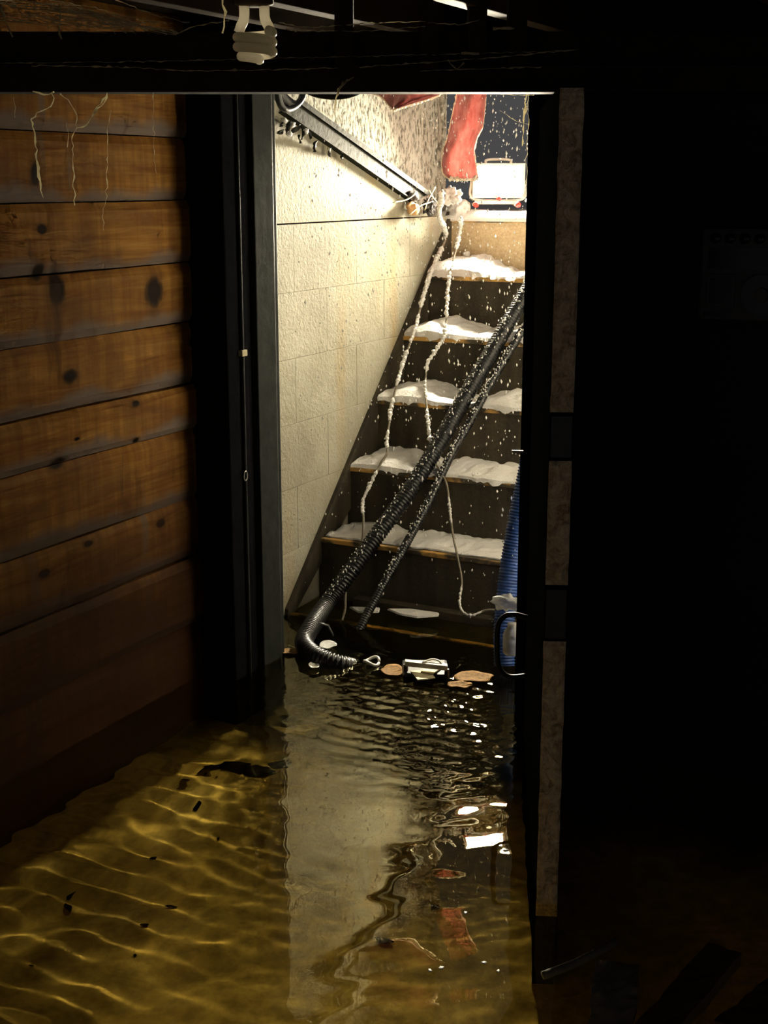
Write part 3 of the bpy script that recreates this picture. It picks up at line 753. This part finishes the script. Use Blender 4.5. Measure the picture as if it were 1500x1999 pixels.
for i, pts in enumerate(([(768, 396), (795, 390), (812, 378)], [(800, 420), (822, 402), (846, 394)], [(838, 372), (846, 386), (858, 400)], [(850, 366), (836, 392), (830, 410)])):
    mk('twig', tube(smoothpath([onu(x, y, UW + .034) for x, y in pts], 5), 0.0016, 6), 'cream_card', smooth=True, label=('pale twig left of the black clod under the rail end', 'pale twig lying across the orange stone', 'pale twig rising behind the dark leaf clump', 'pale upright twig in front of the dark leaf clump')[i], cat='twig', group='twigs under the hatch rail')
def leafmesh(c, size, ang, seed):
    random.seed(seed); V, F = [], []
    n = 9; d1 = np.array([0, math.cos(ang), math.sin(ang)]); d2 = np.array([0.5, -math.sin(ang), math.cos(ang)])
    def top(a, b, s=1):
        wd = math.sin(math.pi * min(1, a * 0.93 + 0.05)) * 0.45
        return np.asarray(c) + d1 * (a - 0.5) * size + d2 * (b - 0.5) * 2 * wd * size * 0.6 + np.array([1, 0, 0]) * (0.28 * size * math.cos(a * 4 + seed) * abs(b - .5) * 2 + s * 0.0006 + 0.12 * size * nz(a * 3, b * 3, seed))
    return solid_grid(n, 7, lambda a, b: top(a, b, 1), lambda a, b: top(a, b, -1))
spots = [(552, 240, .020, .3), (566, 247, .018, 1.2), (562, 256, .016, 2.3), (578, 252, .018, .7), (590, 262, .016, 1.6), (603, 262, .015, 1.9), (585, 272, .012, 1.4), (617, 286, .019, 1.0), (645, 297, .015, 1.7), (668, 305, .014, 2.4), (548, 258, .013, .2)]
for i, (x, y, sz, an) in enumerate(spots):
    mk('dry_leaf', leafmesh(onu(x, y, UW + .016), sz * 1.6, an, i), 'dead_leaf', smooth=True, label=('topmost dark leaf by the jamb below the rail', 'dark leaf second from the jamb below the rail', 'dark leaf low among the cluster by the jamb', 'dark leaf in the middle of the cluster below the rail', 'dark leaf at the right side of the cluster below the rail', 'dark leaf ending the cluster below the rail', 'smallest dark leaf dangling lowest in the cluster', 'lone upright dark leaf right of the cluster', 'narrow dark leaf under the middle of the rail', 'rightmost dark leaf under the rail', 'dark leaf touching the jamb edge below the rail')[i], cat='leaf', group='dark leaves below the hatch rail')
for i, (x, y) in enumerate(((556, 236), (572, 244), (566, 262), (598, 256))):
    mk('frost_tuft', blob(onu(x, y, UW + .026), (0.005, 0.007, 0.006), i, 0.7, 2, 3), 'snow', smooth=True, label=('topmost frost tuft by the jamb below the rail', 'frost tuft second from the jamb below the rail', 'lowest frost tuft among the leaves below the rail', 'rightmost frost tuft among the leaves below the rail')[i], cat='frost', group='frost tufts below the hatch rail')
sp = empty('rubber_strap', onu(566, 214, UW + .05), label='black rubber strap curled at the top end of the hatch rail', cat='strap')
mk('loop', tube(smoothpath([onu(540, 176, UW + .05), onu(548, 205, UW + .05), onu(560, 214, UW + .05), onu(578, 206, UW + .05), onu(590, 190, UW + .05), onu(592, 172, UW + .05)], 8), 0.0075, 10), 'black_rubber', sp, smooth=True)
mk('tongue', tube(smoothpath([onu(538, 172, UW + .04), onu(550, 192, UW + .04), onu(566, 206, UW + .04)], 5), 0.015, 10), 'black_rubber', sp, smooth=True)
mk('drooping_cable', tube(smoothpath([at(575, 160, 2.62), at(610, 181, 2.62), at(650, 188, 2.62), at(690, 182, 2.62), at(730, 160, 2.62)], 8), 0.0070, 10), 'black_rubber', frame='w', smooth=True, label='black cable sagging just below the beam in front of the hatch door', cat='cable')

# ------------------------------------------------------------------ pump and litter in the water
q = onz(832, 1312, 0.0)
pm = empty('sump_pump', (q[0], q[1], -0.04), 'w', label='small dark pump with a white bar on top, half submerged', cat='pump')
px_, py_ = q[0], q[1]
mk('body', box(px_ - 0.050, px_ + 0.046, py_ - 0.045, py_ + 0.045, -0.06, 0.012, 0.006), 'black_rubber', pm, 'w')
bar0, bar1 = onz(791, 1294, 0.030), onz(874, 1303, 0.030)
mk('white_bar', obox((bar0 + bar1) / 2, (bar1 - bar0) / np.linalg.norm(bar1 - bar0), np.array([0, 1.0, 0]), np.array([0, 0, 1.0]), np.linalg.norm(bar1 - bar0) / 2, 0.008, 0.0055, 0.002), 'white_plastic', pm, 'w')
for b_ in (bar0, bar1):
    mk('bar_post', tube(np.array([[b_[0] * 0.97 + px_ * 0.03, b_[1], 0.026], [b_[0] * 0.97 + px_ * 0.03, b_[1], 0.0]]), 0.005, 8), 'black_rubber', pm, 'w')
c_ = onz(826, 1318, 0.013)
mk('label_plate', obox(c_, np.array([0.96, 0.26, 0]), np.array([-0.26, 0.96, 0]), np.array([0, 0, 1.0]), 0.019, 0.026, 0.0012), 'cream_card', pm, 'w')
c_ = onz(842, 1308, 0.016)
mk('label_plate', obox(c_, np.array([0.9, -0.43, 0]), np.array([0.43, 0.9, 0]), np.array([0, 0, 1.0]), 0.014, 0.022, 0.0012), 'cream_card', pm, 'w')
mk('loop_handle', tube(smoothpath([onz(825, 1294, 0.036), onz(842, 1288, 0.040), onz(856, 1290, 0.04), onz(864, 1298, 0.034)], 6), 0.0022, 7), 'white_plastic', pm, 'w', smooth=True)
def floater(name, px, py, r, mat, label, cat, seed, z=0.001):
    c0 = onz(px, py, z)
    def t_(a, b, s_=1):
        th = a * 2 * math.pi; rr = b * (1 + 0.22 * nz(math.cos(th) * 1.5, math.sin(th) * 1.5, seed))
        return (c0[0] + r[0] * rr * math.cos(th), c0[1] + r[1] * rr * math.sin(th), c0[2] + 0.004 * b * b * (1 + nz(th, b, seed)) + s_ * 0.0008)
    return mk(name, solid_grid(25, 6, lambda a, b: t_(a, b), lambda a, b: t_(a, b, -1)), mat, frame='w', smooth=True, label=label, cat=cat)
floater('floating_leaf', 767, 1312, (0.024, 0.034), 'tan_leaf', 'round tan leaf floating left of the pump', 'leaf', 1)
floater('floating_leaf', 925, 1325, (0.040, 0.030), 'tan_leaf', 'large tan leaf floating right of the pump', 'leaf', 2)
floater('floating_leaf', 898, 1340, (0.026, 0.018), 'tan_leaf', 'small tan leaf floating right of the pump, nearest the camera', 'leaf', 3)
floater('floating_leaf', 568, 1275, (0.020, 0.020), 'tan_leaf', 'small tan leaf floating against the left door jamb', 'leaf', 4)
floater('plastic_scrap', 640, 1262, (0.020, 0.024), 'clear_plastic', 'clear plastic scrap floating in the bend of the thick hose', 'plastic', 5, 0.004)
floater('plastic_scrap', 614, 1302, (0.012, 0.016), 'white_plastic', 'pale plastic scrap floating in front of the hose bend', 'plastic', 6, 0.003)
c0 = onz(726, 1291, 0.006)
mk('cable_loop', tube(np.array([[c0[0] + 0.016 * math.cos(a), c0[1] + 0.020 * math.sin(a), 0.006 + 0.004 * math.sin(2 * a)] for a in np.linspace(0, 6.0, 30)]), 0.0032, 8), 'white_plastic', frame='w', smooth=True, label='white cable loop floating between the hose end and the round tan leaf', cat='cable')
c0 = onz(636, 1232, 0.01)
mk('hose_clamp', join(tube(np.array([onz(622, 1218, 0.034), onz(640, 1222, 0.02), onz(650, 1242, 0.004)]), 0.004, 8)), 'black_rubber', frame='w', smooth=True, label='black clamp tail sticking out beside the thick hose at the waterline', cat='clamp')
mk('thin_wire', tube(smoothpath(nosepts([(684, 1118), (677, 1150), (675, 1180), (668, 1210), (655, 1232)], 0.01), 6), 0.0019, 6), 'black_rubber', smooth=True, label='thin black wire beside the thick hose at the lowest riser', cat='wire')

# litter on the flooded floor
lit = [(340, 1770, .020, 'dead_leaf'), (285, 1808, .016, 'dead_leaf'), (302, 1678, .022, 'dead_leaf'), (142, 1752, .012, 'dead_leaf'), (265, 1865, .010, 'dead_leaf'), (135, 1770, .024, 'dead_leaf'), (850, 1775, .018, 'dead_leaf'), (750, 1838, .03, 'dead_leaf'), (65, 1890, .008, 'dead_leaf'),
       (360, 1532, .02, 'dead_leaf'), (820, 1690, .016, 'dead_leaf'), (430, 1640, .01, 'dead_leaf'), (385, 1577, .016, 'dead_leaf')]
for i, (x, y, sz, m_) in enumerate(lit):
    c0 = onfloor(x, y, ZF) + np.array([0, 0, 0.004])
    ang = random.random() * 3
    V, F = leafmesh((0, 0, 0), sz, 0.4 * i, i); V = np.stack([V[:, 1], V[:, 2], V[:, 0] * 0.5], -1)
    mk('sunken_leaf', (V + c0 + np.array([0, 0, -V[:, 2].min() - 0.002]), F), m_, frame='w', smooth=True, label='dark leaf scrap under water, ' + ('near the middle of the left floor', 'left of the white wall reflection, small', 'below the dark silt clumps', 'beside the leftmost floor scrap', 'lowest on the left floor', 'leftmost of the larger scraps', 'right of the wall reflection', 'large, inside the zigzag wall reflection', 'tiny, in the lower left corner', 'just left of the silt clumps', 'above the red reflection', 'tiny, beside the wall reflection', 'next to the silt clumps, lower')[i], cat='leaf', group='leaf scraps on the flooded floor')
for i, (x, y, rx, ry) in enumerate(((455, 1500, .035, .018), (505, 1508, .028, .014), (415, 1503, .020, .012), (545, 1495, .02, .012))):
    c0 = onfloor(x, y, ZF)
    mk('silt_clump', blob(c0 + [0, 0, 0.004], (rx, ry, 0.010), i + 9, 0.7, 3, 3), 'mud', frame='w', smooth=True, label=('largest dark silt clump under water near the left jamb', 'dark silt clump under water, second from the wall reflection', 'leftmost dark silt clump under water near the jamb', 'dark silt clump under water nearest the wall reflection')[i], cat='silt', group='dark silt clumps on the floor')
for i, (x, y) in enumerate(((973, 1896), (840, 1895), (945, 1880), (909, 1783), (862, 1890), (988, 1660))):
    c0 = onz(x, y, 0.001)
    mk('floating_bit', blob(c0, (0.0022 + 0.0006 * i % 0.0015, 0.0034, 0.0010), i, 0.9, 2, 2), 'white_plastic', frame='w', smooth=True, label='tiny white fleck floating ' + ('lowest beside the door foot', 'lowest left of the red reflection', 'right of the red reflection, upper', 'on the red reflection', 'just right of the lower left fleck', 'nearest the lamp reflection at the door')[i], cat='fleck', group='white flecks on the water')

# ------------------------------------------------------------------ conduit on the jamb
cd0 = [onu(462 + (y - 180) * 0.022, y, UJ + .004) for y in (185, 600, 1000, 1270)]
cdt = empty('conduit', (UJ + .004, cd0[0][1], 0.0), label='thin grey cable running down the black jamb', cat='cable')
vv_ = cd0[1][1]
mk('cable', tube(np.array([[UJ + .004, vv_, z] for z in np.linspace(-0.02, 1.29, 12)]) , 0.0034, 8), 'grey_paint', cdt, smooth=True)
q = onu(464, 692, UJ + .006); mk('clip', box(UJ, UJ + .010, vv_ - .009, vv_ + .009, q[2] - .006, q[2] + .006, .001), 'cream_card', cdt)
q = onu(464, 936, UJ + .010)
mk('ring', tube(np.array([[UJ + .007, vv_ - 0.004 + 0.006 * math.cos(a), q[2] + 0.0095 * math.sin(a)] for a in np.linspace(0, 2 * math.pi, 24)]), 0.0014, 6, False), 'metal', cdt, smooth=True)

# ------------------------------------------------------------------ bulb
YB = 1.25
def bp(px, py): return at(px, py, YB)
bl = empty('spiral_bulb', bp(497, 0), 'w', label='unlit spiral energy-saving bulb hanging from the ceiling', cat='light bulb')
unit = float(bp(501, 60)[0] - bp(500, 60)[0])
cx = bp(497.5, 60)[0]; zt_, zb_ = float(bp(497, 62)[2]), float(bp(497, 118)[2])
turns = 3.0; hl = []
for i in range(150):
    f = i / 149; a = -0.6 + 2 * math.pi * turns * f
    rad = unit * (34 if f < 0.78 else 34 - 24 * ((f - 0.78) / 0.22) ** 1.3)
    hl.append([cx + rad * math.cos(a), YB + rad * math.sin(a), zt_ + (zb_ - zt_) * f])
mk('spiral_tube', tube(np.array(hl), unit * 9.6, 14), 'bulb_glass', bl, 'w', smooth=True)
for sx in (-1, 1):
    mk('stem', tube(smoothpath([[cx + sx * unit * 20, YB, float(bp(497, -6)[2])], [cx + sx * unit * 20, YB, float(bp(497, 34)[2])], [cx + sx * unit * 27, YB, float(bp(497, 52)[2])], [cx + sx * unit * 31, YB, float(bp(497, 64)[2])]], 6), unit * 10, 12), 'bulb_glass', bl, 'w', smooth=True)
zc_ = float(bp(497, 12)[2])
mk('ballast', tube(np.array([[cx, YB, zc_ - unit * 1], [cx, YB, zc_ + unit * 3], [cx, YB, zc_ + unit * 22], [cx, YB, zc_ + unit * 40]]), [unit * 26, unit * 38, unit * 38, unit * 22], 20), 'joist_wood', bl, 'w', smooth=True)
mk('socket', tube(np.array([[cx, YB, zc_ + unit * 40], [cx, YB, 1.30]]), unit * 24, 16), 'black_rubber', bl, 'w', smooth=True)

# ------------------------------------------------------------------ cobwebs
def web(label, strands, frame='w'):
    parts = []
    for P, r in strands:
        P = smoothpath(P, 6) if len(P) > 2 else resample(np.array(P), 0.02)
        P = resample(P, 0.006); P = P + rng.normal(0, 0.0009, P.shape) * np.array([1, 0.4, 0.6])
        R = 0.75 * r * (0.35 + 1.3 * rng.random(len(P)) ** 2 + 1.6 * (rng.random(len(P)) > 0.95))
        parts.append(tube(P, R, 5, False))
    return mk('cobweb', join(*parts), 'web_dust', frame=frame, kind='stuff', label=label, cat='cobweb')
def L(pts, Y, r=0.0007): return ([at(x, y, Y) for x, y in pts], r)
Yw = 1.97
web('dusty cobweb threads dangling from the beam in front of the plank wall', [
    L([(65, 180), (90, 186), (103, 180)], Yw, .0016), L([(103, 182), (104, 200), (75, 222), (60, 233)], Yw, .0012), L([(60, 233), (66, 250), (72, 310), (80, 370), (84, 388)], Yw, .0014),
    L([(118, 184), (140, 205), (150, 232), (149, 248), (165, 247), (180, 228), (192, 205), (210, 182)], Yw, .0010), L([(149, 250), (141, 276), (143, 330), (146, 400)], Yw, .0009),
    L([(128, 240), (134, 262), (133, 288)], Yw, .0005), L([(218, 215), (210, 260), (209, 360), (204, 400), (202, 452)], Yw, .0005), L([(180, 228), (188, 215), (205, 200), (212, 182)], Yw, .0018), L([(300, 182), (299, 250), (303, 340)], Yw, .0004), L([(28, 192), (28, 230)], Yw, .0004)])
st_ = []
for i in range(34):
    x0, y0 = random.uniform(-20, 120), random.uniform(-10, 40); x1 = random.uniform(200, 345)
    st_.append(L([(x0, y0), ((x0 + x1) / 2, y0 + 18 + random.uniform(-8, 10)), (x1, 45 + 25 * random.random())], random.uniform(1.75, 1.95), random.choice((.0003, .0004, .0006))))
for i in range(26):
    x0 = random.uniform(0, 330); y0 = 8 + x0 * 0.12 + random.uniform(-12, 12)
    st_.append(L([(x0, y0), (x0 + random.uniform(-30, 40), y0 + random.uniform(10, 30))], 1.88, .0004))
st_ += [L([(0, 6), (60, 18), (180, 30), (260, 48), (345, 66)], 1.88, .0018), L([(345, 66), (380, 52), (450, 40)], 1.88, .0012), L([(335, 58), (350, 68), (346, 62)], 1.88, .0035), L([(0, 10), (14, 48), (24, 70)], 1.88, .0016), L([(118, 10), (117, 60), (120, 76)], 1.88, .0014), L([(225, 0), (300, 28), (370, 45)], 1.9, .0010)]
web('thick sheet of dusty cobweb under the ceiling at the top left', st_)
web('cobweb threads strung along the beam', [L([(0, 124), (150, 122), (300, 120), (640, 112), (900, 106), (1100, 100)], 1.985, .0006), L([(60, 128), (250, 132), (380, 139), (560, 136), (660, 133)], 1.985, .0009), L([(700, 132), (840, 122), (960, 113), (1040, 105), (1130, 98)], 1.985, .0010),
    L([(875, 118), (893, 136), (905, 124)], 1.985, .0018), L([(820, 139), (960, 134), (1060, 132)], 1.985, .0008), L([(545, 45), (600, 54), (640, 52), (720, 46), (830, 42)], 1.985, .0008), L([(560, 58), (650, 62), (730, 60), (830, 52)], 1.985, .0007), L([(964, 55), (1005, 56)], 1.985, .0022), L([(835, 44), (900, 48), (940, 38)], 1.985, .0007), L([(900, 104), (935, 105)], 1.985, .0016)])
web('pale cobweb wisp hanging off the beam over the sagging cable', [L([(690, 150), (672, 165), (662, 180), (655, 200), (658, 240)], 1.985, .0012), L([(680, 155), (664, 168), (660, 186)], 1.985, .0010), L([(668, 158), (665, 172), (658, 186)], 1.985, .0010)])
web('white thread hanging from the ceiling left of the bulb', [L([(435, -5), (438, 20), (437, 45), (440, 55), (434, 66)], 1.3, .0013)])
web('loose threads under the beam above the work light', [L([(1030, 175), (1024, 215), (1022, 260), (1020, 285)], 2.1, .0013), L([(1032, 175), (1030, 260), (1028, 360)], 2.1, .0004), L([(955, 180), (1000, 186), (1045, 186)], 2.1, .0006), L([(975, 215), (1005, 235), (1035, 245)], 2.1, .0004), L([(1022, 150), (1030, 176), (1042, 166)], 2.1, .0004)])

# ------------------------------------------------------------------ falling snow
flakes = []
random.seed(21)
for i in range(8000):
    u = random.uniform(UW + 0.03, -0.85); v = random.uniform(2.62, 4.3); z = random.uniform(0.02, 1.55)
    if z < (v - V0) + 0.03: continue
    if v > 3.5 and z < 0.93: continue
    r = 0.00135 * (0.6 + random.random() ** 2 * 1.6)
    c0 = np.array([u, v, z]); tl = np.array([0.12 * random.gauss(0, 1), 0, 1]); e1 = np.array([1, 0, 0]); e2 = np.array([0, 1, 0])
    ln = r * random.uniform(1.2, 2.6)
    flakes.append((np.array([c0 + tl * ln, c0 - tl * ln, c0 + e1 * r, c0 - e1 * r, c0 + e2 * r, c0 - e2 * r]), [(0, 2, 4), (0, 4, 3), (0, 3, 5), (0, 5, 2), (1, 4, 2), (1, 3, 4), (1, 5, 3), (1, 2, 5)]))
mk('falling_snow', join(*flakes), 'snow', kind='stuff', label='snowflakes drifting down through the stairwell', cat='snow')

# ------------------------------------------------------------------ dark right side of the room
sh = mk('wall_shelf', box(-0.32, 0.14, VJ0 - 0.14, VJ0 - 0.001, 0.780, 0.795, 0.002), 'dark_wood', label='dark shelf on the unlit wall under the old radio', cat='shelf')
q0, q1 = onv(1372, 445, VJ0 - .12), onv(1560, 592, VJ0 - .12)
ua, ub, za, zb, vf = q0[0], q1[0], 0.7955, q0[2], VJ0 - .12
rd = empty('old_radio', ((ua + ub) / 2, vf + .05, 0.7955), label='old boxy radio with knobs and a round dial in the dark at the right edge', cat='radio')
hh = zb - za
mk('case', box(ua, ub, vf, vf + .10, za, zb, .004), 'radio_grey', rd)
mk('tuning_window', box(ua + .012, ub - .012, vf - .002, vf + .002, za + hh * .56, za + hh * .80), 'radio_dark', rd)
mk('speaker_frame', box(ua + .012, ua + .055, vf - .004, vf + .002, za + hh * .14, za + hh * .50, .001), 'radio_grey', rd)
mk('speaker_grille', box(ua + .017, ua + .050, vf - .005, vf - .003, za + hh * .18, za + hh * .46), 'radio_dark', rd)
mk('vent', box(ua + .008, ua + .052, vf - .002, vf + .001, za + hh * .03, za + hh * .09), 'radio_dark', rd)
for i in range(6):
    uu = ua + .022 + i * (ub - ua - .04) / 5
    mk('knob', tube(np.array([[uu, vf + .001, za + hh * .89], [uu, vf - .010, za + hh * .89]]), .0075, 14), 'radio_dark', rd, smooth=True)
uu = ua + .095
mk('dial', tube(np.array([[uu, vf + .001, za + hh * .29], [uu, vf - .006, za + hh * .29]]), .030, 28), 'radio_dark', rd)
mk('dial_knob', tube(np.array([[uu, vf - .005, za + hh * .29], [uu, vf - .014, za + hh * .29]]), .011, 18), 'radio_grey', rd)
def plankpiece(name, a, b, wd, th, mat, label, cat):
    a, b = np.asarray(a), np.asarray(b); d_ = b - a; Ln = np.linalg.norm(d_); d_ /= Ln; sd = np.cross(d_, [0, 0, 1.0]); sd /= np.linalg.norm(sd); up = np.cross(sd, d_)
    def f(s_):
        def g(x, y):
            e_ = (0.03 * nz(y * 6, s_ * 2.0, wd * 50) if x in (0.0, 1.0) else 0)
            return a + d_ * Ln * (x + e_) + sd * wd * (y - .5) * (1 + .15 * nz(x * 5, y)) + up * (s_ * th / 2 + .003 * nz(x * 9, y * 5, s_))
        return g
    return mk(name, solid_grid(14, 6, f(1), f(-1)), mat, frame='w', label=label, cat=cat)
plankpiece('broken_plank', onz(1270, 2030, .015), onz(1415, 1862, .035), .045, .018, 'wet_wood', 'broken wooden plank floating in the dark lower right corner', 'plank')
plankpiece('broken_plank', onz(1430, 2020, .012), onz(1560, 1915, .025), .05, .015, 'wet_wood', 'reddish plank end cut off by the right edge of the picture', 'plank')
plankpiece('floating_board', onz(1190, 2040, .012), onz(1205, 1885, .03), .055, .010, 'pale_board', 'pale pointed board scrap floating in the dark right of the door', 'board')
mk('long_stick', tube(smoothpath([onz(1060, 1905, .02), onz(1130, 1878, .028), onz(1205, 1838, .03)], 6), 0.0055, 8), 'pale_board', frame='w', smooth=True, label='thin pale stick floating at the foot of the open door', cat='stick')
